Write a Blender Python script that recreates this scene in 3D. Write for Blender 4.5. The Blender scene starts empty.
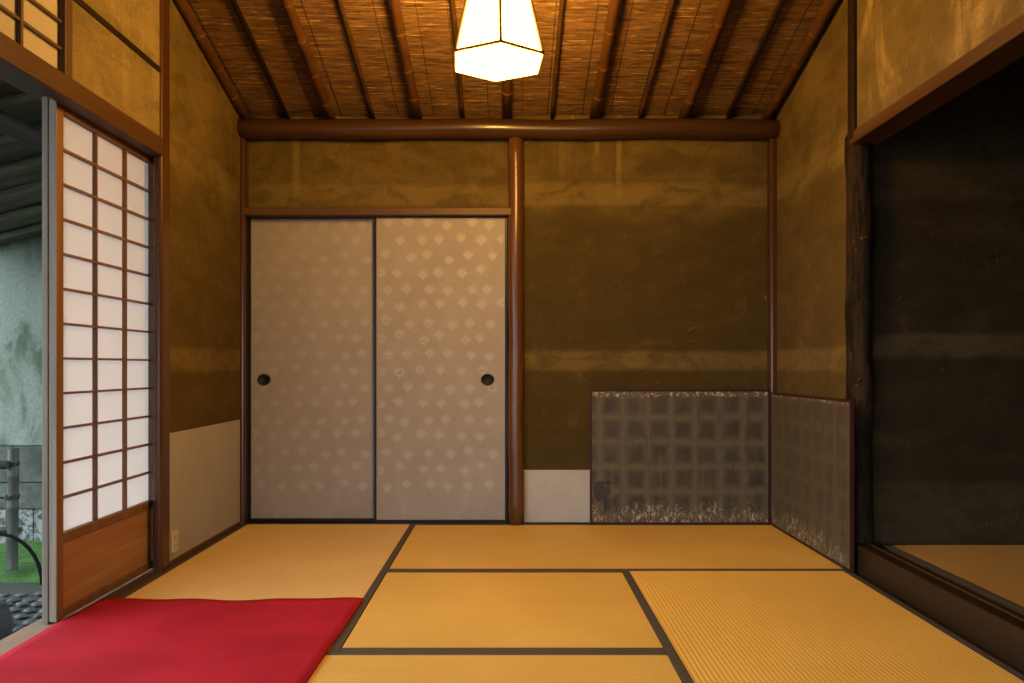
import bpy, math, random
from mathutils import Vector, Matrix
random.seed(7)
LAMP, SKY = 122, 6.3
C = bpy.context.scene.collection
PI = math.pi
F, CX, CY, H = 778.0, 510.0, 367.0, 0.842     # focal length in pixels, vanishing point, eye height

def PX(px, Y): return (px - CX) * Y / F
def PZ(py, Y): return H + (CY - py) * Y / F

# ------------------------------------------------------------------ materials
class N:
    """small wrapper round one material's node tree"""
    def __init__(s, name):
        s.m = bpy.data.materials.new(name); s.m.use_nodes = True
        s.t = s.m.node_tree; s.t.nodes.clear()
        s.out = s.t.nodes.new('ShaderNodeOutputMaterial')
    def n(s, typ, **kw):
        x = s.t.nodes.new('ShaderNode' + typ)
        for k, v in kw.items(): setattr(x, k, v)
        return x
    def put(s, sock, v):
        if v is None: return
        if hasattr(v, 'links'): s.t.links.new(v, sock)
        elif isinstance(v, (tuple, list)) and len(v) == 3 and sock.type == 'RGBA': sock.default_value = (*v, 1)
        else: sock.default_value = v
    def math(s, op, a, b=None, c=None, clamp=False):
        x = s.n('Math', operation=op); x.use_clamp = clamp
        for i, v in enumerate((a, b, c)):
            if v is not None: s.put(x.inputs[i], v)
        return x.outputs[0]
    def mix(s, fac, a, b, mode='MIX'):
        x = s.n('Mix', data_type='RGBA', blend_type=mode)
        s.put(x.inputs[0], fac); s.put(x.inputs[6], a); s.put(x.inputs[7], b)
        return x.outputs[2]
    def ramp(s, v, lo, hi, a=0.0, b=1.0):
        x = s.n('MapRange', interpolation_type='SMOOTHSTEP')
        s.put(x.inputs[0], v); s.put(x.inputs[1], lo); s.put(x.inputs[2], hi); s.put(x.inputs[3], a); s.put(x.inputs[4], b)
        return x.outputs[0]
    def obj(s): return s.n('TexCoord').outputs['Object']
    def pos(s): return s.n('NewGeometry').outputs['Position']
    def xyz(s, v):
        x = s.n('SeparateXYZ'); s.put(x.inputs[0], v); return x.outputs
    def scale(s, v, sc):
        x = s.n('VectorMath', operation='MULTIPLY'); s.put(x.inputs[0], v); x.inputs[1].default_value = sc
        return x.outputs[0]
    def noise(s, v, scale=1, detail=4, rough=.55, dist=0):
        x = s.n('TexNoise'); s.put(x.inputs['Vector'], v); x.inputs['Scale'].default_value = scale
        x.inputs['Detail'].default_value = detail; x.inputs['Roughness'].default_value = rough; x.inputs['Distortion'].default_value = dist
        return x.outputs[0]
    def rnd(s): return s.n('ObjectInfo').outputs['Random']
    def bump(s, h, strength=.3, dist=.002):
        x = s.n('Bump'); s.put(x.inputs['Height'], h); x.inputs['Strength'].default_value = strength; x.inputs['Distance'].default_value = dist
        return x.outputs[0]
    def pbr(s, col, rough=.7, normal=None, metal=0.0, spec=.5, coat=0.0):
        x = s.n('BsdfPrincipled')
        s.put(x.inputs['Base Color'], col); s.put(x.inputs['Roughness'], rough); s.put(x.inputs['Metallic'], metal)
        s.put(x.inputs['Specular IOR Level'], spec); s.put(x.inputs['Coat Weight'], coat)
        if normal is not None: s.put(x.inputs['Normal'], normal)
        s.t.links.new(x.outputs[0], s.out.inputs[0]); return s.m

def wood(name, a, b, axis=2, rough=.45, scale=1.0, bump=.15, spec=.5, coat=0.0):
    g = N(name); v = g.obj()
    k = [16 * scale] * 3; k[axis] = 0.9 * scale
    k2 = [140 * scale] * 3; k2[axis] = 4 * scale
    n1 = g.noise(g.scale(v, k), 1, 5, .6, .6); n2 = g.noise(g.scale(v, k2), 1, 3)
    t = g.math('ADD', g.math('MULTIPLY', n1, .75), g.math('MULTIPLY', n2, .25))
    col = g.mix(g.ramp(t, .35, .65), a, b)
    col = g.mix(g.math('MULTIPLY', g.rnd(), .25), col, a)
    return g.pbr(col, rough, g.bump(t, bump, .002), spec=spec, coat=coat)

def plaster(name, base, band, streak=.35, bands=((1.776, .060, 1.0), (0.877, .052, .85)), low=.75, swirl=0.0, runs=()):
    g = N(name); p = g.pos(); x, y, z = g.xyz(p)
    big = g.noise(p, 1.7, 5, .6, .5); mid = g.noise(p, 8, 6, .68, .3); fine = g.noise(p, 190, 3, .65); cloud = g.noise(g.scale(p, (1, 1, 1.9)), 4.5, 6, .65, .6); wob = g.noise(p, 3.5, 4)
    k = lambda q: tuple(c * q for c in base)
    zz = g.math('ADD', z, g.math('MULTIPLY', g.math('SUBTRACT', wob, .5), .022))
    f = None
    for zc, hw, kk in bands:
        b = g.ramp(g.math('ABSOLUTE', g.math('SUBTRACT', zz, zc)), hw - .018, hw + .016, kk, 0)
        f = b if f is None else g.math('MAXIMUM', f, b)
    # old run marks that come down from the top of the wall
    s = g.noise(g.scale(p, (9, 9, .30)), 1, 4, .6, .3)
    run = g.math('MULTIPLY', g.ramp(s, .57, .69), g.ramp(g.math('ADD', z, g.math('MULTIPLY', mid, .6)), 1.95, 2.35))
    col = g.mix(g.ramp(big, .34, .66), k(.72), k(1.26))
    # everything below the upper band is a darker, sootier coat, patchy
    col = g.mix(g.ramp(zz, 1.74, 1.60, 0, 1 - low), col, k(.40))
    dk = g.math('MULTIPLY', g.ramp(big, .36, .64), g.ramp(z, 1.7, 1.2))
    col = g.mix(g.math('MULTIPLY', dk, (1 - low) * .8), col, k(.28))
    col = g.mix(g.math('MULTIPLY', f, .75), col, band)
    col = g.mix(g.math('MULTIPLY', run, streak), col, tuple(c * 1.2 for c in band))
    if swirl:
        w = g.noise(g.scale(p, (3, 3.4, 1.1)), 1, 4, .55, 2.2)
        col = g.mix(g.ramp(w, .46, .60, swirl, 0), col, k(.45)); col = g.mix(g.ramp(w, .56, .66, 0, swirl), col, tuple(c * 1.15 for c in band))
    for rx, rw, rz in runs:
        d = g.math('ABSOLUTE', g.math('SUBTRACT', g.math('ADD', x, g.math('MULTIPLY', g.math('SUBTRACT', mid, .5), .012)), rx))
        q = g.math('MULTIPLY', g.ramp(d, rw, rw * .35), g.ramp(g.math('ADD', z, g.math('MULTIPLY', g.math('SUBTRACT', mid, .5), .1)), rz - .02, rz + .05))
        col = g.mix(g.math('MULTIPLY', q, .75), col, tuple(c * 1.15 for c in band))
    col = g.mix(g.ramp(cloud, .42, .66, 0, .5), col, k(.30)); col = g.mix(g.ramp(cloud, .44, .28, 0, .4), col, tuple(c * .8 for c in band))
    col = g.mix(g.ramp(mid, .40, .68, 0, .22), col, k(.50))
    col = g.mix(g.ramp(mid, .40, .28, 0, .2), col, band)
    # pale scratches and specks
    sc = g.noise(g.scale(p, (42, 42, 16)), 1, 3, .6, 1.8)
    col = g.mix(g.ramp(sc, .66, .74, 0, .55), col, tuple(c * 1.2 for c in band))
    col = g.mix(g.ramp(fine, .36, .64, 0, .45), col, k(.40))
    h = g.math('ADD', g.math('MULTIPLY', fine, .7), mid)
    return g.pbr(col, .95, g.bump(h, .5, .004), spec=.12)

M = {}
M['plaster'] = plaster('plaster_olive', (.098, .067, .018), (.162, .114, .036), low=.34, streak=.35, runs=((PX(573, 4.2), .014, 2.04), (PX(597, 4.2), .017, 1.98), (PX(619, 4.2), .020, 1.74), (PX(295, 4.2), .026, 1.70)))
M['plaster_side'] = plaster('plaster_side', (.132, .089, .026), (.175, .122, .040), low=.45)
M['plaster_pale'] = plaster('plaster_pale', (.215, .158, .066), (.270, .202, .088), streak=.5, bands=((3.0, .06, 0.0),), low=.9)
M['plaster_stained'] = plaster('plaster_stained', (.225, .163, .066), (.285, .210, .088), streak=.6, bands=((3.0, .06, 0.0),), low=.9, swirl=.85)
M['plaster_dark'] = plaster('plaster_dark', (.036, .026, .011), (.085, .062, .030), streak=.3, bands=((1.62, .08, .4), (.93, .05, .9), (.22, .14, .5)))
M['post'] = wood('polished_post', (.098, .042, .014), (.052, .021, .007), 2, .27, 1, .08, coat=0.0, spec=.35)
M['corner_post'] = wood('corner_post_wood', (.066, .027, .009), (.036, .014, .005), 2, .26, 1, .06, spec=.5)
M['postX'] = wood('polished_beam', (.046, .021, .007), (.024, .010, .0035), 0, .30, 1, .08, coat=.12, spec=.35)
M['railX'] = wood('rail_wood', (.088, .043, .015), (.052, .023, .008), 0, .5, spec=.25)
M['railY'] = wood('header_wood', (.068, .030, .012), (.040, .017, .007), 1, .5, spec=.25)
M['darkY'] = wood('dark_step_wood', (.022, .012, .006), (.010, .006, .0035), 1, .42, spec=.25)
M['edgeY'] = wood('worn_edge_wood', (.080, .038, .015), (.038, .017, .007), 1, .45, spec=.25)
M['shoji_wood'] = wood('shoji_wood', (.165, .076, .029), (.105, .046, .017), 2, .55)
M['ranma_wood'] = wood('ranma_wood', (.075, .033, .013), (.045, .019, .008), 2, .55)
M['board'] = wood('cedar_board', (.33, .165, .065), (.20, .090, .034), 1, .5, 1.1)
M['weathered'] = wood('weathered_wood', (.19, .165, .125), (.105, .090, .066), 2, .85)
M['weatheredY'] = wood('weathered_sill', (.26, .20, .14), (.17, .125, .085), 1, .75)
g = N('bark_log'); v = g.obj(); a_ = g.noise(g.scale(v, (30, 30, 5)), 1, 6, .7, .8); b_ = g.noise(g.scale(v, (60, 60, 22)), 1, 4, .7, 1)
col = g.mix(g.ramp(a_, .38, .62), (.006, .004, .0025), (.025, .016, .008)); col = g.mix(g.ramp(b_, .64, .70, 0, .7), col, (.13, .095, .055))
M['bark'] = g.pbr(col, .8, g.bump(g.math('ADD', a_, g.math('MULTIPLY', b_, .5)), .9, .006), spec=.1)
M['thick_bamboo'] = wood('smoked_bamboo', (.090, .038, .011), (.052, .021, .0065), 1, .42, 1, .06, spec=.25)
M['thin_bamboo'] = wood('thin_bamboo', (.066, .031, .010), (.024, .011, .004), 1, .5, 1.6, .1, spec=.25)
M['char_bamboo'] = wood('charred_bamboo', (.008, .004, .002), (.005, .003, .002), 1, .5, 1.6, .1, spec=.25)
M['eave'] = wood('eave_wood', (.16, .16, .11), (.08, .08, .055), 0, .8)
M['eaveY'] = wood('eave_purlin', (.06, .05, .04), (.03, .026, .02), 1, .8)
M['eave_board'] = wood('eave_board', (.10, .10, .07), (.045, .045, .032), 0, .85)

g = N('black_lacquer'); M['lacquer'] = g.pbr((.004, .004, .004), .4, spec=.2)
g = N('red_lacquer'); M['red_lacquer'] = g.pbr(g.mix(g.noise(g.obj(), 30), (.040, .011, .007), (.022, .007, .005)), .45, spec=.2)
g = N('pull_metal'); M['pull'] = g.pbr((.008, .0075, .007), .6, spec=.25)
g = N('string'); M['string'] = g.pbr((.075, .042, .018), .9)
g = N('cord_black'); M['cord'] = g.pbr((.02, .015, .012), .6)

# tatami: rush ribs run down the length (local Y), fine rushes across
def tatami(name, a, b, rib):
    g = N(name); v = g.obj(); x, y, z = g.xyz(v)
    w = g.math('ABSOLUTE', g.math('SINE', g.math('MULTIPLY', x, PI / .0145)))
    rush = g.noise(g.scale(v, (18, 420, 1)), 1, 2, .6)
    patch = g.noise(v, 2.2, 4)
    cross = g.noise(g.scale(v, (90, 5, 1)), 1, 2)
    col = g.mix(g.ramp(patch, .3, .7), a, b)
    col = g.mix(g.ramp(rush, .35, .7, 0, .30), col, tuple(c * .72 for c in a))
    col = g.mix(g.ramp(cross, .4, .7, 0, .14), col, tuple(c * .7 for c in b))
    col = g.mix(g.math('MULTIPLY', g.ramp(w, .55, .05), rib), col, (a[0] * .52, a[1] * .42, a[2] * .30))
    h = g.math('ADD', g.math('POWER', w, .5), g.math('MULTIPLY', rush, .35))
    return g.pbr(col, .55, g.bump(h, .35 + .3 * rib, .0016), spec=.35)
M['tatami'] = tatami('tatami_rush', (.63, .435, .110), (.56, .37, .085), .30)
M['tatami_rib'] = tatami('tatami_rush_ribbed', (.76, .52, .130), (.70, .468, .105), .85)
M['tatami_daylit'] = tatami('tatami_rush_daylit', (.66, .49, .22), (.60, .43, .175), .30)  # paler rush colour carries the daylight falling on the left mat
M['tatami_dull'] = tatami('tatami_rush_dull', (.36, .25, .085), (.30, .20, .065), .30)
g = N('mat_border'); v = g.obj()
M['heri'] = g.pbr(g.mix(g.noise(g.scale(v, (300, 300, 1)), 1, 2), (.030, .027, .026), (.062, .056, .054)), .7)

g = N('red_felt'); v = g.obj(); n1 = g.noise(v, 3.5, 4); n2 = g.noise(v, 380, 3, .7)
col = g.mix(g.ramp(n1, .3, .7), (.29, .010, .022), (.38, .015, .030)); col = g.mix(g.ramp(n2, .35, .7, 0, .35), col, (.17, .006, .012))
M['felt'] = g.pbr(col, .95, g.bump(n2, .5, .002), spec=.1)

def sheet(name, col, var, rough=.9, stain=None):
    g = N(name); v = g.obj(); n = g.noise(v, 6, 5); f = g.noise(v, 220, 3)
    c = g.mix(g.ramp(n, .3, .7), col, var); c = g.mix(g.ramp(f, .3, .7, 0, .25), c, tuple(k * .85 for k in var))
    if stain:
        x, y, z = g.xyz(v); s = g.noise(v, 14, 5, .65, .6)
        c = g.mix(g.math('MULTIPLY', g.ramp(s, .55, .72), g.ramp(z, .16, .0, 0, .5)), c, stain)
        s2 = g.noise(g.scale(v, (12, 12, 1.5)), 1, 3)
        c = g.mix(g.math('MULTIPLY', g.ramp(s2, .56, .7), g.ramp(z, .5, .1, 0, .25)), c, tuple(k * 1.25 for k in col))
    return g.pbr(c, rough, g.bump(f, .1, .001), spec=.2)
M['fusuma'] = sheet('fusuma_paper', (.255, .235, .21), (.23, .211, .187), .8, (.17, .13, .10))
M['skirt'] = sheet('skirting_paper', (.34, .33, .295), (.305, .295, .265))
M['skirt_side'] = sheet('skirting_paper_side', (.30, .288, .28), (.265, .255, .248))
g = N('mica_print'); M['mica'] = g.pbr(g.mix(g.noise(g.pos(), 45, 3), (.315, .285, .235), (.28, .252, .208)), .55, metal=.14)
g = N('plate_cream'); M['plate'] = g.pbr((.40, .36, .27), .5)
g = N('plate_slot'); M['slot'] = g.pbr((.03, .03, .03), .5)

def shoji_paper(name, col, back, tr):
    g = N(name); v = g.obj(); f = g.noise(v, 60, 4, .6)
    c = g.mix(g.ramp(f, .3, .7), col, tuple(k * .93 for k in col))
    d = g.n('BsdfDiffuse'); g.put(d.inputs[0], c)
    t = g.n('BsdfTranslucent'); g.put(t.inputs[0], back)
    m = g.n('MixShader'); m.inputs[0].default_value = tr
    g.t.links.new(d.outputs[0], m.inputs[1]); g.t.links.new(t.outputs[0], m.inputs[2]); g.t.links.new(m.outputs[0], g.out.inputs[0])
    return g.m
M['shoji'] = shoji_paper('shoji_paper', (.46, .44, .38), (.90, .86, .82), .60)
M['ranma'] = shoji_paper('ranma_paper', (.50, .44, .34), (.50, .44, .34), .30)

# tarnished square leaf on the low screen
def leaf_mat(name, grid, streak, stain):
    g = N(name); v = g.obj(); x, y, z = g.xyz(v)
    def cell(u, step, off):
        w = g.noise(v, 6, 4); u2 = g.math('ADD', u, g.math('MULTIPLY', g.math('SUBTRACT', w, .5), .055))
        fr = g.math('FRACT', g.math('DIVIDE', g.math('ADD', u2, off), step))
        return g.math('MULTIPLY', g.math('ABSOLUTE', g.math('SUBTRACT', fr, .5)), 2)
    cu = cell(x, .128, .045); cz = cell(z, .132, 1.013)
    n1 = g.noise(v, 8, 5, .65); n2 = g.noise(v, 60, 5, .7); n3 = g.noise(v, 260, 3)
    sq = g.math('MAXIMUM', cu, cz)
    inner = g.math('MULTIPLY', g.ramp(g.math('ADD', sq, g.math('MULTIPLY', g.math('SUBTRACT', n2, .5), .35)), .95, .35), g.ramp(n1, .28, .62, .35, 1))
    sm = g.noise(v, 3.2, 4, .6)
    col = g.mix(g.math('MULTIPLY', inner, grid), (.080, .064, .033), (.015, .0122, .006))
    col = g.mix(g.ramp(sm, .35, .68, 0, .55), col, (.062, .050, .026))
    col = g.mix(g.ramp(g.math('ADD', sq, g.math('MULTIPLY', g.math('SUBTRACT', n1, .5), .25)), .84, 1.0, 0, .38 * grid), col, (.105, .086, .052))
    sx = g.noise(g.scale(v, (26, 26, 2.0)), 1, 4, .6); col = g.mix(g.ramp(sx, .56, .72, 0, .30), col, (.11, .091, .056)); col = g.mix(g.ramp(sx, .44, .30, 0, streak), col, (.026, .022, .014))
    edge = g.math('ADD', g.math('MULTIPLY', z, 4.2), g.math('MULTIPLY', g.noise(v, 7, 3), 1.0))
    n4 = g.noise(g.scale(v, (75, 75, 40)), 1, 5, .75, .6)
    flake = g.math('MULTIPLY', g.ramp(n4, .52, .60), g.ramp(edge, 1.10, .58))
    top = g.math('MULTIPLY', g.ramp(n2, .52, .60), g.ramp(g.math('SUBTRACT', z, g.math('MULTIPLY', n1, .05)), .645, .672))
    col = g.mix(g.math('MAXIMUM', flake, top), col, (.42, .37, .27))
    col = g.mix(g.ramp(n3, .3, .7, 0, .3), col, (.05, .045, .035))
    def blob(cx, cz_, rx, rz):
        a = g.math('DIVIDE', g.math('SUBTRACT', x, cx), rx); b = g.math('DIVIDE', g.math('SUBTRACT', z, cz_), rz)
        d = g.math('ADD', g.math('ADD', g.math('MULTIPLY', a, a), g.math('MULTIPLY', b, b)), g.math('MULTIPLY', g.math('SUBTRACT', n2, .5), .8))
        return g.ramp(d, 1.15, .75, 0, .8)
    b = blob(-.43, .175, .032, .055)
    for q in ((-.385, .178, .017, .018), (-.405, .222, .055, .007), (-.398, .13, .010, .07), (-.383, .205, .006, .03)): b = g.math('MAXIMUM', b, blob(*q))
    col2 = g.mix(g.math('MULTIPLY', b, stain), col, (.014, .012, .009))
    return g.pbr(col2, .62, g.bump(n2, .15, .001), metal=.15, spec=.4)
M['leaf'] = leaf_mat('tarnished_leaf', 1.0, .5, 1.0)
M['leaf_side'] = leaf_mat('tarnished_leaf_side', .5, .9, 0.0)

# reed matting
g = N('reed_matting'); p = g.pos()
a = g.noise(g.scale(p, (6, 170, 45)), 1, 4, .7); b = g.noise(g.scale(p, (11, 70, 19)), 1, 4, .65); c3 = g.noise(p, 3, 3)
t = g.math('ADD', g.math('MULTIPLY', a, .6), g.math('MULTIPLY', b, .4))
col = g.mix(g.ramp(t, .36, .62), (.024, .012, .004), (.185, .102, .034)); col = g.mix(g.ramp(a, .58, .70, 0, .85), col, (.56, .36, .15))
col = g.mix(g.ramp(c3, .3, .7, 0, .35), col, (.13, .06, .026))
M['reed'] = g.pbr(col, .6, g.bump(t, .5, .004), spec=.3)

# lantern
g = N('lantern_glow'); e = g.n('Emission'); e.inputs[0].default_value = (1.0, .51, .105, 1); e.inputs[1].default_value = LAMP
g.t.links.new(e.outputs[0], g.out.inputs[0]); M['glow'] = g.m
M['lantern_wood'] = wood('lantern_wood', (.30, .16, .07), (.20, .10, .04), 2, .5)

# garden
g = N('garden_plaster'); p = g.pos(); a = g.noise(g.scale(p, (1.0, 1.0, .6)), 2.6, 6, .65, .5); b = g.noise(p, 40, 4, .7); s = g.noise(g.scale(p, (9, 9, .9)), 1, 4, .6)
col = g.mix(g.ramp(a, .42, .58), (.045, .075, .042), (.155, .195, .16)); col = g.mix(g.ramp(s, .5, .7, 0, .5), col, (.19, .23, .20)); col = g.mix(g.ramp(b, .4, .7, 0, .45), col, (.065, .09, .06))
M['garden_plaster'] = g.pbr(col, .95, g.bump(b, .3, .004))
g = N('block_stone'); p = g.pos(); a = g.noise(p, 5, 5, .7); b = g.noise(p, 30, 4, .75)
col = g.mix(g.ramp(a, .35, .65), (.034, .046, .035), (.078, .095, .078)); col = g.mix(g.ramp(b, .52, .66, 0, .55), col, (.04, .055, .035))
M['block'] = g.pbr(col, .95, g.bump(b, .5, .01))
g = N('base_stone'); p = g.pos(); b = g.noise(p, 22, 5, .75)
M['base_stone'] = g.pbr(g.mix(g.ramp(b, .42, .56), (.04, .052, .043), (.22, .24, .23)), .95, g.bump(b, .5, .01))
g = N('moss'); p = g.pos(); a = g.noise(p, 6, 4); b = g.noise(p, 90, 4, .8)
col = g.mix(g.ramp(a, .35, .65), (.022, .095, .008), (.060, .20, .014)); col = g.mix(g.ramp(b, .35, .7, 0, .6), col, (.02, .07, .012))
M['moss'] = g.pbr(col, .95, g.bump(b, 1, .02))
g = N('earth'); p = g.pos(); b = g.noise(p, 25, 5, .7)
M['earth'] = g.pbr(g.mix(b, (.012, .018, .010), (.030, .038, .024)), .95, g.bump(b, .6, .01))
g = N('river_stone'); v = g.obj(); a = g.noise(v, 18, 5, .7)
col = g.mix(g.ramp(a, .3, .7), (.022, .031, .032), (.062, .072, .072)); col = g.mix(g.math('MULTIPLY', g.rnd(), .6), col, (.018, .025, .026))
M['stone'] = g.pbr(col, .6, g.bump(a, .4, .006))
g = N('grey_bamboo'); v = g.obj(); a = g.noise(g.scale(v, (40, 40, 5)), 1, 4)
M['grey_bamboo'] = g.pbr(g.mix(a, (.012, .018, .010), (.030, .040, .026)), .6)
g = N('rope_black'); M['rope'] = g.pbr((.012, .012, .012), .9)
g = N('dark_hoop'); M['hoop'] = g.pbr((.004, .005, .004), .9, spec=.1)
g = N('shaded_step_stone'); v = g.obj(); b = g.noise(v, 20, 5, .7)
M['step_stone'] = g.pbr(g.mix(b, (.004, .0045, .005), (.010, .011, .012)), .7, g.bump(b, .4, .01))  # near-black colour stands in for shade on the stepping stone

# ------------------------------------------------------------------ mesh building
class MB:
    def __init__(s): s.v = []; s.f = []; s.mi = []; s.sm = []
    def face(s, idx, mi=0, smooth=False): s.f.append(tuple(idx)); s.mi.append(mi); s.sm.append(smooth)
    def box(s, x0, x1, y0, y1, z0, z1, mi=0):
        b = len(s.v)
        s.v += [(x, y, z) for z in (z0, z1) for y in (y0, y1) for x in (x0, x1)]
        for q in ((0, 2, 3, 1), (4, 5, 7, 6), (0, 1, 5, 4), (2, 6, 7, 3), (0, 4, 6, 2), (1, 3, 7, 5)): s.face([b + i for i in q], mi)
        return s
    def prism(s, poly, axis, a0, a1, mi=0):
        """poly in the two other axes (counter-clockwise or not), swept along axis"""
        b = len(s.v); n = len(poly)
        def mk(p, a):
            q = list(p); q.insert(axis, a); return tuple(q)
        s.v += [mk(p, a0) for p in poly] + [mk(p, a1) for p in poly]
        s.face(range(b, b + n), mi); s.face(range(b + 2 * n - 1, b + n - 1, -1), mi)
        for i in range(n): s.face([b + i, b + (i + 1) % n, b + n + (i + 1) % n, b + n + i], mi)
        return s
    def tube(s, pts, rad, seg=12, mi=0, jitter=0.0, caps=True):
        pts = [Vector(p) for p in pts]; n = len(pts)
        if not hasattr(rad, '__len__'): rad = [rad] * n
        b = len(s.v); ref = None
        for i, p in enumerate(pts):
            d = (pts[min(i + 1, n - 1)] - pts[max(i - 1, 0)]).normalized()
            if ref is None: ref = Vector((0, 0, 1)) if abs(d.z) < .9 else Vector((1, 0, 0))
            u = d.cross(ref).normalized(); w = u.cross(d).normalized(); ref = w
            for k in range(seg):
                t = 2 * PI * k / seg; r = rad[i] * (1 + random.uniform(-jitter, jitter))
                s.v.append(tuple(p + u * (math.cos(t) * r) + w * (math.sin(t) * r)))
        for i in range(n - 1):
            for k in range(seg):
                k2 = (k + 1) % seg
                s.face([b + i * seg + k, b + i * seg + k2, b + (i + 1) * seg + k2, b + (i + 1) * seg + k], mi, True)
        if caps:
            s.face([b + k for k in range(seg)][::-1], mi); s.face([b + (n - 1) * seg + k for k in range(seg)], mi)
        return s
    def build(s, name, mats, parent=None, loc=(0, 0, 0), rotz=0, bevel=0, seg=2):
        me = bpy.data.meshes.new(name); me.from_pydata(s.v, [], s.f); me.update()
        for m in (mats if isinstance(mats, (list, tuple)) else [mats]): me.materials.append(m)
        me.polygons.foreach_set('material_index', s.mi); me.polygons.foreach_set('use_smooth', s.sm)
        import bmesh
        bm = bmesh.new(); bm.from_mesh(me); bmesh.ops.recalc_face_normals(bm, faces=bm.faces); bm.to_mesh(me); bm.free()
        o = bpy.data.objects.new(name, me); C.objects.link(o); o.location = loc; o.rotation_euler = (0, 0, rotz)
        if parent is not None: o.parent = parent
        if bevel:
            md = o.modifiers.new('bevel', 'BEVEL'); md.width = bevel; md.segments = seg; md.limit_method = 'ANGLE'; md.harden_normals = False
        return o

def box(*a): return MB().box(*a)
def tag(o, label, cat=None, group=None, kind=None):
    o['label'] = label
    if cat: o['category'] = cat
    if group: o['group'] = group
    if kind: o['kind'] = kind
    return o
def struct(o, label, cat): return tag(o, label, cat, kind='structure')
def empty(name, loc, label, cat, rotz=0, group=None, kind=None):
    o = bpy.data.objects.new(name, None); C.objects.link(o); o.location = loc; o.rotation_euler = (0, 0, rotz); o.empty_display_size = .1
    return tag(o, label, cat, group, kind)
BY = 4.20                   # face of the back wall
LX, RX = -1.44, 1.425       # faces of the side walls
SL = .285                   # ceiling slope
def ceil_z(Y): return 2.205 + SL * (4.2 - Y)
YR = 1.6                    # the slope stops here, a flat ceiling follows
ZT = ceil_z(YR)
YB = -1.2                   # rear end of the room

# ------------------------------------------------------------------ setting: floor, walls, ceiling
m = MB(); m.box(-1.435, 1.56, 1.25, 4.4, -.12, -.055)
m.box(-1.435, 1.40, YB, 1.25, -.12, 0); m.box(-1.56, 1.7, 4.2, 4.4, -.12, -.002)
struct(m.build('floor', M['darkY']), 'wooden subfloor under the straw mats', 'floor')
m = box(1.56, 3.5, YB, 1.33, -.12, .10); m.box(1.56, 3.5, 1.33, 3.3, -.12, .045)
struct(m.build('floor_side', M['darkY']), 'raised subfloor of the dark side room', 'floor')

# back wall
xa, xb = PX(508, 4.2), PX(524, 4.2)
m = MB(); m.box(-1.56, xa + .04, 4.22, 4.30, PZ(207, 4.2), 2.26); m.box(xb - .04, 1.60, 4.205, 4.30, -.05, 2.26); m.box(-1.6, 1.7, 4.32, 4.40, -.12, 2.30)
wb = struct(m.build('wall_back', M['plaster']), 'dark olive clay plaster back wall with a paler horizontal band', 'wall')
o = box(xb - .02, 1.405, 4.199, 4.205, .004, PZ(470, 4.2)).build('paper_skirting', M['skirt'], wb)
o['label'] = 'pale grey paper pasted along the foot of the back wall'

# left wall: panel by the corner, panel over the header with a window hole
m = MB(); m.prism([(3.275, -.05), (4.32, -.05), (4.32, ceil_z(4.32) + .05), (3.275, ceil_z(3.275) + .05)], 0, LX - .10, LX)
wl = struct(m.build('wall_left', M['plaster_side']), 'golden brown plaster wall panel between the left post and the back corner', 'wall')
o = box(LX - .002, LX + .003, 3.27, 4.14, .02, .562).build('paper_skirting', M['skirt_side'], wl)
o['label'] = 'grey paper pasted on the lower left wall'
m = MB()
m.prism([(2.55, 1.775), (3.20, 1.775), (3.20, ceil_z(3.2) + .05), (2.55, ceil_z(2.55) + .05)], 0, LX - .08, LX)
m.box(LX - .08, LX, 1.42, 2.55, 2.215, 2.60); m.prism([(1.42, 2.55), (2.55, 2.55), (2.55, ceil_z(2.55) + .05), (1.6, ZT + .05), (1.42, ZT + .05)], 0, LX - .08, LX)
m.box(LX - .08, LX, YB - .1, 1.42, 1.775, ZT + .05)
struct(m.build('wall_left_upper', M['plaster_pale']), 'ochre plaster panel above the left header rail', 'wall')
m = box(LX - .08, LX, YB - .1, YB + .1, -.5, 1.775)
struct(m.build('wall_left_rear', M['plaster_pale']), 'plaster return of the left wall behind the viewer', 'wall')
# right wall
m = MB(); m.prism([(3.30, -.05), (4.32, -.05), (4.32, ceil_z(4.32) + .05), (3.255, ceil_z(3.255) + .05), (3.255, 1.83), (3.30, 1.83)], 0, RX, RX + .10)
struct(m.build('wall_right', M['plaster_side']), 'olive brown plaster wall panel right of the back corner', 'wall')
m = MB(); m.prism([(YB - .1, 1.80), (3.22, 1.80), (3.22, ceil_z(3.22) + .05), (YR, ZT + .05), (YB - .1, ZT + .05)], 0, RX + .005, RX + .09)
struct(m.build('wall_right_upper', M['plaster_stained']), 'stained ochre plaster above the lintel of the dark side room', 'wall')
# side room
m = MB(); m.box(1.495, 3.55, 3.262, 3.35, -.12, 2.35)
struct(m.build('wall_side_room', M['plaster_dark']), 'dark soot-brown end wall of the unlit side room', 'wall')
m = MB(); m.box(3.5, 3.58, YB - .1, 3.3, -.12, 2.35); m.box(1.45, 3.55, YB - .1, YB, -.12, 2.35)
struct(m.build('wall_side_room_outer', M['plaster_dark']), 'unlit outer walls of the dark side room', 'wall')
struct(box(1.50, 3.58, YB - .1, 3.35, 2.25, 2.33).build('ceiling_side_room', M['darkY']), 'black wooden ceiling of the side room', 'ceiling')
m = MB(); m.box(LX - .1, RX + .2, YB - .1, YB, 1.74, ZT + .05); m.box(LX - .1, -1.2, YB - .1, YB, -.1, 1.74); m.box(1.2, RX + .2, YB - .1, YB, -.1, 1.74); struct(m.build('wall_rear', M['plaster_pale']), 'plaster wall behind the viewer', 'wall')  # unseen rear opening added to bring low daylight onto the back wall

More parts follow.
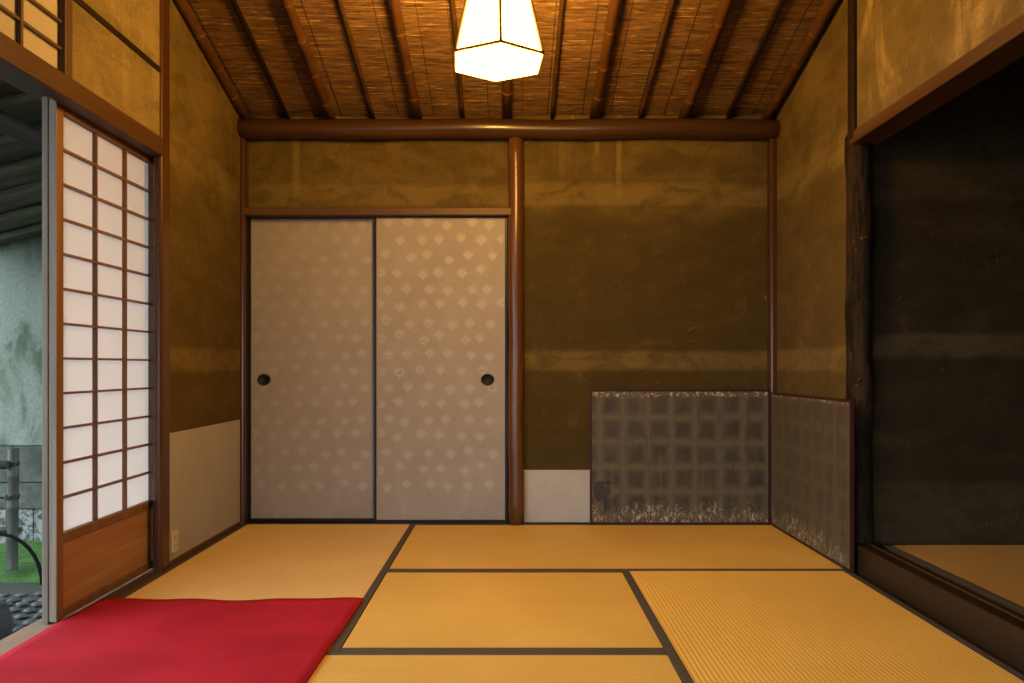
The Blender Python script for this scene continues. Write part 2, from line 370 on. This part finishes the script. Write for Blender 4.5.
# reed ceiling: every row a rounded ridge, broken into lengths
m = MB(); Y = 4.31; NX = 9; xs = [LX - .02 + (RX - LX + .04) * i / NX for i in range(NX + 1)]
prev = None
def row(Y, dz):
    b = len(m.v)
    for x in xs: m.v.append((x, Y, ceil_z(Y) + dz + random.uniform(-.0012, .0012)))
    return b
while Y > YR:
    w = random.uniform(.005, .009)
    for yy, dz in ((Y, .003), (Y - w * .3, -.002), (Y - w * .7, -.002)):
        b = row(yy, dz)
        if prev is not None:
            for i in range(NX): m.face([prev + i, prev + i + 1, b + i + 1, b + i], 0, True)
        prev = b
    Y -= w
ceiling = struct(m.build('ceiling', M['reed']), 'sloping ceiling of brown reed matting', 'ceiling')
m = MB(); m.prism([(YR - .05, ZT + .03), (4.42, ceil_z(4.42) + .03), (4.42, ceil_z(4.42) + .08), (YR - .05, ZT + .08)], 0, LX - .12, RX + .12)
m.box(LX - .12, RX + .12, YB - .1, YR + .02, ZT + .005, ZT + .08)
m.build('roof_boards', M['darkY'], ceiling)
m = MB()
for i in range(18):
    x = -1.38 + i * .159 + random.uniform(-.02, .02)
    m.tube([(x, 4.25, ceil_z(4.25) - .0035), (x + random.uniform(-.01, .01), 1.65, ceil_z(1.65) - .0035)], .0013, 5)
m.build('stitching_twine', M['string'], ceiling)

# ------------------------------------------------------------------ posts, beams, rails
m = MB(); pts = [(-1.50 + 3.0 * i / 24, 4.155 + .004 * math.sin(i), 2.114 + .003 * math.sin(i * .7 + 1)) for i in range(25)]
m.tube(pts, [.052 + .002 * math.sin(i * 1.3) for i in range(25)], 20)
struct(m.build('trim_1', M['postX']), 'round brown log beam along the top of the back wall', 'beam')
m = MB(); xc = PX(516, 4.17)
m.tube([(xc + .002 * math.sin(i), 4.182, -.02 + i * .125) for i in range(18)], [.0435 + .0012 * math.sin(i * 2.1) for i in range(18)], 20)
struct(m.build('trim_2', M['post']), 'round polished brown post between the sliding doors and bare plaster', 'post')
struct(box(-1.45, PX(511.5, 4.15), 4.150, 4.25, PZ(215, 4.15), PZ(207.5, 4.15)).build('trim_3', M['railX'], bevel=.004), 'wooden lintel rail above the two patterned sliding doors', 'rail')
struct(box(PX(236.5, 4.15), PX(244.3, 4.15), 4.148, 4.25, -.02, 2.12).build('trim_4', M['corner_post'], bevel=.012, seg=3), 'slim brown post in the left back corner', 'post')
struct(box(PX(770.5, 4.15), PX(779, 4.15), 4.15, 4.25, -.02, 2.10).build('trim_5', M['corner_post'], bevel=.012, seg=3), 'slim brown post in the right back corner', 'post')
struct(box(-1.42, xa + .01, 4.178, 4.26, -.05, .003).build('trim_6', M['darkY']), 'dark grooved sill under the two patterned sliding doors', 'sill')
struct(box(PX(243, 4.2), PX(248.3, 4.2), 4.185, 4.27, .003, PZ(214, 4.2)).build('trim_7', M['lacquer']), 'black jamb strip beside the left patterned sliding door', 'jamb')
# left wall
struct(box(-1.472, -1.430, 3.195, 3.282, -.05, ceil_z(3.25) + .02).build('trim_8', M['corner_post'], bevel=.016, seg=4), 'brown post between the papered lattice door and the left plaster panel', 'post')
struct(box(-1.482, -1.425, YB, 3.197, 1.708, 1.782).build('trim_9', M['railY'], bevel=.004), 'long header rail above the papered lattice door and garden opening', 'rail')
struct(box(-1.575, -1.484, YB, 3.30, 1.732, 1.775).build('trim_20', M['railY'], bevel=.002), 'dark grooved head track behind the long header rail', 'rail')
struct(box(-1.492, -1.437, 2.45, 3.194, -.06, -.0025).build('trim_19', M['railY'], bevel=.002), 'brown inner sill strip under the papered lattice door', 'sill')
struct(box(-1.45, -1.432, 2.56, 3.197, 2.050, 2.072).build('shadow_strip', M['darkY'], bevel=.003), 'thin dark strip put in for the shadow line across the upper left plaster', 'shadow strip')  # dark strip added where only a shadow line crosses the plaster
struct(box(-1.58, -1.437, YB, 3.30, -.08, -.004).build('trim_11', M['weatheredY'], bevel=.003), 'worn wooden sill of the garden opening', 'sill')
m = box(-1.537, -1.516, 2.553, 2.62, -.02, 1.731)
struct(m.build('trim_12', M['weathered'], bevel=.003), 'weathered grey jamb post beside the garden opening', 'jamb')
struct(box(LX - .01, LX + .012, 3.265, 4.15, -.05, .022).build('baseboard_left', M['railY'], bevel=.003), 'narrow wooden baseboard under the left paper skirting', 'baseboard')
# right side
m = MB(); m.tube([(1.470 + .004 * math.sin(i * .9), 3.272 + .003 * math.cos(i * 1.3), -.03 + i * .092) for i in range(21)], [.0525 + .003 * math.sin(i * 1.7) for i in range(21)], 28, jitter=.018)
logp = struct(m.build('trim_13', M['bark']), 'dark round log post at the corner of the side room', 'post')
m = MB()
for (dx, dz, r) in ((-.035, 1.34, .008), (-.01, 1.355, .009), (.004, 1.36, .006), (-.03, 1.31, .006), (-.04, 1.05, .006), (-.02, .77, .006), (-.028, .745, .007), (-.03, .32, .006)):
    c = Vector((1.470 + dx, 3.272 - math.sqrt(max(.0001, .0525 ** 2 - dx * dx)) + .003, dz + .02))
    m.tube([c + Vector((0, .004, 0)), c + Vector((0, -.003, 0)), c + Vector((0, -.006, 0))], [r, r * .9, r * .4], 8)
m.build('knot', M['edgeY'], logp)['label'] = 'pale cut knots on the dark log'
struct(box(RX - .012, RX + .10, 3.205, 3.262, 1.79, ceil_z(3.22)).build('trim_14', M['darkY'], bevel=.006), 'dark upper post above the log, beside the stained plaster', 'post')
struct(box(RX - .008, 1.532, YB, 3.262, 1.768, 1.818).build('trim_15', M['edgeY'], bevel=.004), 'wooden lintel over the opening to the dark side room', 'lintel')
struct(box(RX - .002, 1.488, YB, 3.235, -.05, .112).build('trim_16', M['darkY'], bevel=.005), 'raised dark wooden step at the side room opening', 'step')
m = box(1.490, 1.556, YB, 3.25, -.05, .088); m.box(1.490, 1.506, YB, 3.25, .088, .104)
struct(m.build('trim_17', M['lacquer']), 'black grooved door track behind the raised step', 'track')
struct(box(1.474, 1.492, YB, 3.235, .108, .1135).build('trim_18', M['edgeY'], bevel=.002), 'worn orange-brown edge strip carrying the highlight of the raised step', 'strip')  # strip colour paints the highlight along the step's top edge

# ------------------------------------------------------------------ bamboo rafters
def rafter(px, r, mat, name, label, group, taper):
    x = PX(px, 4.13); y1, y0 = 4.24, 1.66; L = math.hypot(y1 - y0, SL * (y1 - y0))
    d = Vector((0, -1, SL)).normalized(); nn = Vector((0, -SL, -1)).normalized()
    pts, rad = [], []; s = 0; node = random.uniform(.02, .12); rr = r * random.uniform(.94, 1.06); bend = random.uniform(-.006, .006)
    while s < L:
        pts.append((s, rr)); nxt = s + (random.uniform(.20, .30) if r > .017 else random.uniform(.11, .19))
        pts += [(nxt - .012, rr * .985), (nxt - .004, rr * 1.10), (nxt, rr * 1.08), (nxt + .004, rr * .90 if taper else rr * .96)]
        rr = r * random.uniform(.93, 1.05); s = nxt + .012
    m = MB(); P = []; R = []
    for s, q in pts:
        if s > L: break
        P.append(d * s + nn * 0 + Vector((bend * math.sin(s * 2.2), 0, 0))); R.append(q)
    m.tube(P, R, 14)
    base = Vector((x, y1, ceil_z(y1))) + nn * (r * 1.17 + .004)
    o = m.build(name, mat, loc=base); return tag(o, label, 'rafter', group)
thick = [242.5, 329, 417, 507, 595, 685, 769.5]
tl = ['thick bamboo rafter lying along the top of the left wall', 'thick reddish bamboo rafter, first one clear of the left wall', 'thick bamboo rafter midway between the left wall and the lantern',
      'thick bamboo rafter running directly behind the glowing lantern', 'thick bamboo rafter, first full one right of the lantern', 'thick reddish bamboo rafter, second full one right of the lantern', 'thick bamboo rafter lying along the top of the right wall']
for i, px in enumerate(thick): rafter(px, .0255, M['thick_bamboo'], 'bamboo_rafter', tl[i], 'thick bamboo rafters under the reed ceiling', True)
thin = [284, 371, 462, 553, 642, 732]
sl = ['thin blackened bamboo pole, nearest the left wall', 'thin mottled bamboo pole, second from the left wall', 'thin bamboo pole just left of the lantern', 'thin bamboo pole just right of the lantern',
      'thin knotty bamboo pole, second from the right wall', 'thin dark bamboo pole, nearest the right wall']
for i, px in enumerate(thin): rafter(px, .0115, M['char_bamboo'] if i in (0, 5) else M['thin_bamboo'], 'bamboo_pole', sl[i], 'thin bamboo poles between the rafters', False)

# ------------------------------------------------------------------ tatami mats
def mat_(x0, x1, y0, y1, z, label, long_y, surf, group='straw floor mats'):
    e = empty('tatami_mat', ((x0 + x1) / 2, (y0 + y1) / 2, z - .05), label, 'tatami mat', 0 if long_y else PI / 2, group)
    w, l = (x1 - x0, y1 - y0) if long_y else (y1 - y0, x1 - x0)
    w -= .002; l -= .002
    box(-w / 2, w / 2, -l / 2, l / 2, 0, .049).build('rush_cover', surf, e, bevel=.004)
    for s in (-1, 1):
        a, b = sorted((s * (w / 2 + .0005), s * (w / 2 - .029)))
        o = box(a, b, -l / 2 - .0005, l / 2 + .0005, .001, .0502).build('cloth_border', M['heri'], e, bevel=.002); o['label'] = 'dark grey cloth border'
    return e
mat_(-1.435, -.507, 2.306, 4.178, 0, 'straw mat with daylight in its colour along the left wall, half under the red carpet', True, M['tatami_daylit'])
mat_(-.507, 1.405, 3.220, 4.178, 0, 'straw mat lying crosswise along the back wall before the low screen', False, M['tatami'])
mat_(-.507, .463, 2.306, 3.220, 0, 'square half-size straw mat in the middle of the floor', False, M['tatami'])
mat_(.463, 1.405, 1.31, 3.220, 0, 'ribbed straw mat running lengthwise beside the raised step', True, M['tatami_rib'])
mat_(-1.435, .463, 1.31, 2.306, 0, 'straw mat at the front edge, partly under the red carpet', False, M['tatami'])
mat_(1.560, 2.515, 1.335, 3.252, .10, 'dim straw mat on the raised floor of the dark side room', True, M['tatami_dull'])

# ------------------------------------------------------------------ red felt carpet
m = MB(); nx, ny = 28, 44; x0, x1, y0, y1 = -1.478, -.535, 1.0, 2.805; b = 0
def hz(u, v): return .0062 + .0016 * math.sin(u * 11 + v * 4) * math.sin(v * 7 + 1) + .0012 * math.sin(v * 17 + u * 3)
for lvl in (0, 1):
    for j in range(ny + 1):
        for i in range(nx + 1):
            u, v = i / nx, j / ny
            x = x0 + (x1 - x0) * u + (.006 * math.sin(v * 8) * (u ** 4))
            y = y0 + (y1 - y0) * v + (.010 * math.sin(u * 9 + .5) + .008 * math.sin(u * 21)) * v ** 8
            m.v.append((x, y, hz(u, v) if lvl else .0012))
st = (nx + 1) * (ny + 1)
for j in range(ny):
    for i in range(nx):
        a = j * (nx + 1) + i
        m.face([st + a, st + a + 1, st + a + nx + 2, st + a + nx + 1], 0, True); m.face([a, a + nx + 1, a + nx + 2, a + 1], 0, True)
for i in range(nx):
    for r in (0, ny): a = r * (nx + 1) + i; m.face([a, a + 1, st + a + 1, st + a])
for j in range(ny):
    for c in (0, nx): a = j * (nx + 1) + c; m.face([a, a + nx + 1, st + a + nx + 1, st + a])
tag(m.build('carpet', M['felt']), 'plain red felt carpet spread on the mats by the garden opening', 'carpet')

# ------------------------------------------------------------------ patterned sliding doors
def petal(m, cx, cz, ang, r0, r1, wd, y):
    b = len(m.v); ca, sa = math.cos(ang), math.sin(ang); L = r1 - r0; n = 8
    for k in range(n):
        t = 2 * PI * k / n; u = r0 + L / 2 + L / 2 * math.cos(t); w = wd * math.sin(t)
        m.v.append((cx + u * ca - w * sa, y, cz + u * sa + w * ca))
    m.face(range(b, b + n), 1)
def crest(m, cx, cz, y, s, hw, zmax, zmin, rot):
    if abs(cx) > hw - .012 or cz > zmax - .03 or cz < zmin: return
    for a, r0, r1, w in ((90, .001, .036, .0034), (67, .002, .033, .0026), (113, .002, .033, .0026), (42, .002, .035, .0034), (138, .002, .035, .0034), (9, .001, .033, .0056), (171, .001, .033, .0056), (-36, .000, .025, .0050), (216, .000, .025, .0050), (270, .000, .028, .0058)):
        if abs(cx + r1 * math.cos(math.radians(a))) > hw: continue
        petal(m, cx, cz, math.radians(a + rot) , r0 * s, r1 * s, w * s, y)
def fusuma(name, x0, x1, z0, z1, y, label, pull_px, seed):
    rnd = random.Random(seed); w = x1 - x0; h = z1 - z0
    e = empty(name, ((x0 + x1) / 2, y, z0), label, 'sliding door', kind='structure')
    t = .014; hw = w / 2
    m = MB(); m.box(-hw, -hw + t, 0, .024, 0, h); m.box(hw - t, hw, 0, .024, 0, h); m.box(-hw + t, hw - t, 0, .024, 0, .017); m.box(-hw + t, hw - t, 0, .024, h - t, h)
    m.build('frame', M['lacquer'], e, bevel=.002)['label'] = 'black lacquered frame'
    m = box(-hw + t, hw - t, .004, .020, .017, h - t)
    px_, pz_ = .2225, .352
    rows = [((0, 0), (.098, 0)), ((-.045, -.078), (.060, -.085)), ((-.006, -.172), (.116, -.182)), ((-.036, -.268), (.056, -.252))]
    k = 0
    while k * pz_ < h:
        for r in rows:
            for (dx, dz) in r:
                for c in range(-2, 5):
                    cx = -hw + .075 + c * px_ + dx + rnd.uniform(-.010, .010); cz = h - .052 - k * pz_ + dz + rnd.uniform(-.012, .012)
                    crest(m, cx, cz, .0036, rnd.uniform(.92, 1.05), hw - t, h, .17, rnd.uniform(-6, 6))
        k += 1
    m.build('paper', [M['fusuma'], M['mica']], e)['label'] = 'tan paper printed with pale leaf crests'
    cx = PX(pull_px, y) - (x0 + x1) / 2; cz = PZ(379.5, y) - z0; m = MB(); n = 28; b = 0
    prof = [(1.0, .0035), (.98, -.002), (.86, -.0035), (.78, -.002), (.72, .0025), (0.02, .003)]
    for r, dy in prof:
        for q in range(n):
            a = 2 * PI * q / n; m.v.append((cx + .036 * r * math.cos(a), -.0008 + dy, cz + .031 * r * math.sin(a)))
    for i in range(len(prof) - 1):
        for q in range(n): m.face([i * n + q, i * n + (q + 1) % n, (i + 1) * n + (q + 1) % n, (i + 1) * n + q], 0, True)
    m.face(range((len(prof) - 1) * n, len(prof) * n))
    m.build('handle', M['pull'], e)['label'] = 'black oval recessed finger pull'
    return e
ya, yb = 4.222, 4.190
fusuma('door_1', PX(248.3, ya), PX(378, ya), PZ(521.5, ya), PZ(216, ya), ya, 'left sliding door of tan paper with faint leaf crests', 264, 3)
fusuma('door_2', PX(373.8, yb), PX(507.5, yb), PZ(523, yb), PZ(215, yb), yb, 'right sliding door of tan paper with bright leaf crests', 487.5, 11)

# ------------------------------------------------------------------ papered lattice door (left wall)
e = empty('door_3', (-1.502, 2.895, 0), 'sliding lattice door with white paper panes and a wooden lower panel', 'sliding door', kind='structure')
y0, y1, zl, zh = -.338, .405, .004, 1.730; pz0, pz1 = .287, 1.688; py0, py1 = -.298, .350
m = MB(); m.box(-.012, .012, y0, py0 , zl, zh); m.box(-.012, .012, py1, y1, zl, zh); m.box(-.012, .012, py0, py1, pz1, zh); m.box(-.012, .012, py0, py1, pz0 - .032, pz0); m.box(-.012, .012, py0, py1, zl, .034)
m.build('frame', M['shoji_wood'], e, bevel=.002)
box(-.008, .006, py0, py1, .034, pz0 - .032).build('lower_panel', M['board'], e)['label'] = 'grained golden-brown board'
m = MB()
for k in (1, 2):
    y = py0 + (py1 - py0) * k / 3; m.box(-.006, .0095, y - .0045, y + .0045, pz0, pz1)
for k in range(1, 12):
    z = pz0 + (pz1 - pz0) * k / 12; m.box(-.006, .0080, py0, py1, z - .004, z + .004)
m.build('lattice', M['shoji_wood'], e)
box(-.0085, -.0065, py0, py1, pz0, pz1).build('paper', M['shoji'], e)['label'] = 'white translucent paper'
# weathered outer door edge
o = box(-.0122, .0118, y0 - .0015, y0 + .002, zl, 1.729).build('edge_strip', M['weathered'], e); o['label'] = 'weathered grey door edge facing the opening'

# ranma window above the header
e = empty('window_1', (-1.47, 2.03, 1.782), 'small papered lattice window high above the garden opening', 'window', kind='structure')
m = MB(); m.box(-.05, .034, .482, .525, 0, .44); m.box(-.05, .034, -.60, -.56, 0, .44); m.box(-.05, .034, -.56, .482, .40, .44); m.build('frame', M['ranma_wood'], e, bevel=.002)
m = MB()
for k in range(1, 5):
    y = .482 - k * .2085; m.box(.012, .026, y - .006, y + .006, 0, .40)
for k in range(1, 5):
    z = k * .0865 ; m.box(.012, .024, -.56, .482, z - .0045, z + .0045)
m.build('lattice', M['ranma_wood'], e)
box(.008, .010, -.56, .482, 0, .40).build('paper', M['ranma'], e)

# ------------------------------------------------------------------ low two-leaf screen in the corner
e = empty('folding_screen', (PX(769, 4.175), 4.160, .0022), 'low two-leaf folding screen of tarnished leaf squares in the right corner', 'folding screen')
def leaf_part(name, w, h, loc, rotz, label, mat='leaf'):
    # the panel carries its own frame; local X runs along the leaf, local Y points to the room
    o = box(-w / 2 + .008, w / 2 - .008, -.006, .006, .010, h - .008).build(name, M[mat], e, loc, rotz); o['label'] = label
    m = MB(); t = .011
    for s in (-1, 1): m.box(s * w / 2 - (t if s > 0 else 0), s * w / 2 + (t if s < 0 else 0), -.009, .009, 0, h)
    m.box(-w / 2 + t, w / 2 - t, -.009, .009, 0, t); m.box(-w / 2 + t, w / 2 - t, -.009, .009, h - t, h)
    f = m.build('frame', M['red_lacquer'], o, bevel=.0015); f['label'] = 'dark red lacquered frame'
    return o
wb_, hb_ = PX(770, 4.165) - PX(590.5, 4.165), PZ(390, 4.165)
leaf_part('back_leaf', wb_, hb_, (-wb_ / 2 - .002, 0, 0), 0, 'leaf of the screen standing against the back wall')
leaf_part('side_leaf', .975, .705, (.006, -.50, 0), -PI / 2, 'leaf of the screen standing along the right wall', 'leaf_side')

# ------------------------------------------------------------------ lantern
LY = 2.75; LC = (PX(498, LY), LY, PZ(63.5, LY)); d0 = math.radians(-90 + 4); R0, R1, HL = .173, .070, .43
e = empty('hanging_lantern', LC, 'glowing six-sided white paper lantern hanging from the reed ceiling', 'lantern')
def hx(r, z, k): a = d0 + k * PI / 3; return (r * math.cos(a), r * math.sin(a), z)
m = MB()
for k in range(6): m.v += [hx(R0, .002, k), hx(R1, HL, k)]
for k in range(6): a, b = 2 * k, 2 * ((k + 1) % 6); m.face([a, b, b + 1, a + 1])
m.build('paper_shade', M['glow'], e)['label'] = 'glowing white paper sides'
m = MB(); m.v += [hx(R0 * 1.0, 0, k) for k in range(6)]; m.v += [hx(R0 * .97, -.003, k) for k in range(6)]
m.face(range(6, 12)); 
for k in range(6): m.face([k, (k + 1) % 6, 6 + (k + 1) % 6, 6 + k])
m.build('paper_bottom', M['glow'], e)['label'] = 'glowing white paper underside'
m = MB()
for k in range(6):
    m.tube([hx(R0 + .001, .002, k), hx(R1 + .001, HL + .004, k)], .0052, 6)
    m.tube([hx(R0 + .0015, .0062, k), hx(R0 + .0015, .0062, k + 1)], .0050, 6); m.tube([hx(R1 + .001, HL, k), hx(R1 + .001, HL, k + 1)], .0035, 6)
m.build('frame', M['lantern_wood'], e)['label'] = 'thin wooden ribs'
m = MB(); m.tube([(0, 0, HL - .01), (0, 0, HL + .01)], .05, 6); m.build('cap', M['lantern_wood'], e)
zc = ceil_z(LY) - LC[2] - .0665; xh_ = PX(507, 4.13) - LC[0]
m = MB(); m.tube([(0, 0, HL + .01), (0, 0, zc - .10), (xh_, 0, zc - .012), (xh_, 0, zc)], .0035, 8); m.build('cord', M['cord'], e)

# ------------------------------------------------------------------ wall outlet
e = empty('wall_outlet', (LX + .0035, 3.322, .098), 'small cream wall outlet at the foot of the left post', 'outlet')
box(0, .009, -.028, .028, -.046, .046).build('cover_plate', M['plate'], e, bevel=.003)
for dz in (-.018, .018):
    for dy in (-.006, .006): box(.0085, .0096, dy - .0014, dy + .0014, dz - .006, dz + .006).build('slot', M['slot'], e)

# ------------------------------------------------------------------ garden
GZ = -.45
struct(box(-16, 12, -14, 14, GZ - .4, GZ).build('ground', M['earth']), 'dark bare garden earth below the opening', 'ground')
m = MB(); WY = 5.55; x0, x1 = -4.6, -1.3
m.box(x0, x1, WY, WY + .15, .285, 2.05, 0)
for z0, z1, mi in ((GZ - .05, -.175, 2), (-.165, .015, 1), (.025, .280, 1)):
    off = .0 if mi == 2 else (.15 if z0 > 0 else .3); x = x0 - off
    while x < x1:
        m.box(x, min(x + .598, x1), WY - .01, WY + .14, z0, z1, mi); x += .605
m.box(x0, x1, WY + .03, WY + .14, GZ - .05, .3, 1)
struct(m.build('wall_garden', [M['garden_plaster'], M['block'], M['base_stone']]), 'mottled grey-green garden wall on concrete block courses', 'wall')
# moss bank
m = MB(); n = 40; xx0, xx1, yy0, yy1 = -4.3, -2.2, 4.72, 5.56
for j in range(n + 1):
    for i in range(n + 1):
        u, v = i / n, j / n; x = xx0 + (xx1 - xx0) * u
        e0 = .10 * math.sin(x * 5) + .04 * math.sin(x * 17)
        y = yy0 + e0 * (1 - v) + (yy1 - yy0) * v
        rise = min(1, v * 5) * (.035 + .02 * math.sin(x * 9 + y * 7)) + .012 * random.random() * min(1, v * 8)
        m.v.append((x, y, GZ - .004 + rise))
for j in range(n):
    for i in range(n): a = j * (n + 1) + i; m.face([a, a + 1, a + n + 2, a + n + 1], 0, True)
tag(m.build('moss', M['moss']), 'bright green moss at the foot of the garden wall', 'moss', kind='stuff')
# stones
def stone(x, y, r, z=GZ):
    import bmesh
    bm = bmesh.new(); bmesh.ops.create_icosphere(bm, subdivisions=2, radius=1)
    sx, sy, sz = r * random.uniform(.85, 1.3), r * random.uniform(.8, 1.2), r * random.uniform(.40, .6); ph = random.random() * 9
    for v in bm.verts:
        k = 1 + .12 * math.sin(v.co.x * 3 + ph) * math.cos(v.co.y * 2.5 + ph) + .08 * math.sin(v.co.z * 4 + ph)
        v.co = Vector((v.co.x * sx * k, v.co.y * sy * k, v.co.z * sz * k))
    for f in bm.faces: f.smooth = True
    me = bpy.data.meshes.new('garden_stone'); bm.to_mesh(me); bm.free(); me.materials.append(M['stone'])
    o = bpy.data.objects.new('garden_stone', me); C.objects.link(o); o.location = (x, y, z + sz * .55); o.rotation_euler = (0, 0, random.random() * 6)
    tag(o, 'flat grey stone in the pebble bed below the green moss', 'stone', 'grey stones in the garden pebble bed'); return o
placed = []
for j in range(10):
    for i in range(9):
        y = 3.80 + j * .098; x = -.628 * y + (i - 4) * .088 + (j % 2) * .044
        if y > 4.56 + .10 * math.sin(x * 5): continue
        stone(x + random.uniform(-.012, .012), y + random.uniform(-.012, .012), random.uniform(.026, .034))
# stepping stone with its shade in the colour
import bmesh
bm = bmesh.new(); bmesh.ops.create_icosphere(bm, subdivisions=3, radius=1)
for v in bm.verts:
    k = 1 + .08 * math.sin(v.co.x * 4 + 1) * math.cos(v.co.y * 3)
    v.co = Vector((v.co.x * .20 * k, v.co.y * .17 * k, max(-.5, min(.5, v.co.z)) * .20))
for f in bm.faces: f.smooth = True
me = bpy.data.meshes.new('stepping_stone'); bm.to_mesh(me); bm.free(); me.materials.append(M['step_stone'])
o = bpy.data.objects.new('stepping_stone', me); C.objects.link(o); o.location = (-2.50, 3.56, GZ + .09)
tag(o, 'rough stepping stone coloured dark for shade just outside the garden opening', 'stone')
# bamboo fence
Yf = 4.76; xf = PX(12.5, Yf)
e = empty('bamboo_fence', (xf, Yf, GZ), 'low grey bamboo fence with tied rail in front of the garden wall', 'fence')
def bam(m, p0, p1, r, step=.14):
    p0, p1 = Vector(p0), Vector(p1); L = (p1 - p0).length; P = []; R = []; s = 0
    while s < L:
        for ds, k in ((0, 1.10), (.008, 1.0), (step - .008, 1.0)):
            if s + ds <= L: P.append(p0.lerp(p1, (s + ds) / L)); R.append(r * k)
        s += step
    P.append(p1); R.append(r); m.tube(P, R, 12)
m = MB(); bam(m, (0, 0, .055), (.006, 0, PZ(448, Yf) - GZ), .030, .19); m.build('post', M['grey_bamboo'], e)
m = MB(); zr = PZ(464, Yf) - GZ; bam(m, (-1.3, -.045, zr - .01), (.004, -.045, zr), .026, .17); m.build('rail', M['grey_bamboo'], e)
m = MB(); bam(m, (-1.3, .035, PZ(531, Yf) - GZ), (.03, .035, PZ(531, Yf) - GZ), .018, .17); m.build('lower_rail', M['grey_bamboo'], e)
for i in range(9):
    x = -.062 - i * .075; m = MB(); bam(m, (x, .06, .055), (x, .06, PZ(508, Yf) - GZ + .01 * math.sin(i * 3)), .016, .12); m.build('picket', M['grey_bamboo'], e)
for zt in (zr, PZ(497, Yf) - GZ):
    m = MB()
    for k in range(3): m.tube([(.036 * math.cos(t * PI / 8), .036 * math.sin(t * PI / 8) , zt + (k - 1) * .008 + .004 * math.sin(t)) for t in range(17)], .0045, 6)
    m.tube([(.03, -.034, zt), (.062, -.04, zt + .012)], .005, 6); m.tube([(-.03, -.034, zt), (-.05, -.05, zt + .006)], .006, 6); m.build('rope_tie', M['rope'], e)['label'] = 'black rope tie'
# arched hoop
Yh = 4.62; m = MB(); xh = PX(42, Yh); P = []
for i in range(21):
    t = PI * i / 20; P.append((-.26 + .26 * math.cos(t), 0, .30 * math.sin(t)))
m.tube(P, .011, 8)
tag(m.build('garden_hoop', M['hoop'], loc=(xh, Yh, GZ)), 'thin dark bent-bamboo hoop stuck in the moss beside the fence post', 'hoop')
# eaves
def ez(x): return 2.22 + .25 * (x + 1.5)
m = MB()
def eave(xo, ya, yb):
    b = len(m.v)
    for z in (.025, .055):
        for (x, y) in ((-1.57, ya), (xo, ya), (xo, yb), (-1.57, yb)): m.v.append((x, y, ez(x) + z))
    for q in ((0, 1, 2, 3), (4, 5, 6, 7), (0, 1, 5, 4), (1, 2, 6, 5), (2, 3, 7, 6), (3, 0, 4, 7)): m.face([b + i for i in q])
y = 2.3
while y < 5.75: eave(-3.75, y, y + .145); y += .15
y = -1.4
while y < 2.3: eave(-2.5, y, y + .145); y += .15
m.prism([(-2.7, 1.36), (-1.25, 1.90), (-1.25, 1.94), (-2.7, 1.40)], 0, -2.2, 2.2)  # unseen rear eave, added low to keep daylight off the upper wall
struct(m.build('eaves', M['eave_board']), 'weathered boards under the deep garden eaves and an added unseen rear eave', 'eaves')
rl = []
for i in range(19):
    y = -1.2 + i * .36; xo = -2.47 if y < 2.3 else -3.72
    if y < 2.0: continue
    rl.append(y)
    m = MB(); r = .022; bam(m, (-1.57, 0, ez(-1.57) + .02 - r), (xo, 0, ez(xo) + .02 - r), r, .33)
    tag(m.build('eave_rafter', M['eave'], loc=(0, y, 0)), 'weathered pole rafter under the garden eaves', 'rafter', 'pole rafters under the garden eaves', 'structure')
m = MB(); bam(m, (0, 2.4, 0), (0, 5.55, 0), .045, .8)
tag(m.build('eave_purlin', M['eaveY'], loc=(-2.28, 0, ez(-2.28) - .085)), 'thick dark log purlin carrying the garden eave poles', 'beam')

# ------------------------------------------------------------------ light and camera
w = bpy.data.worlds.new('overcast'); bpy.context.scene.world = w; w.use_nodes = True
bg = w.node_tree.nodes['Background']; bg.inputs[0].default_value = (.84, .90, 1.0, 1); bg.inputs[1].default_value = SKY

cam = bpy.data.cameras.new('camera'); co = bpy.data.objects.new('camera', cam); C.objects.link(co)
co.location = (0, 0, H); co.rotation_euler = (PI / 2, 0, 0); cam.sensor_width = 36; cam.lens = F * 36 / 1024
cam.shift_x = (512 - CX) / 1024; cam.shift_y = (CY - 341.5) / 1024; cam.clip_start = .01
sc = bpy.context.scene; sc.camera = co
vs = sc.view_settings; vs.view_transform = 'Standard'; vs.look = 'None'; vs.gamma = 1; vs.exposure = 0; vs.use_curve_mapping = False
sc.cycles.use_denoising = True; sc.cycles.max_bounces = 10; sc.cycles.diffuse_bounces = 6; sc.cycles.transmission_bounces = 6; sc.cycles.sample_clamp_indirect = 8; sc.cycles.sample_clamp_direct = 5
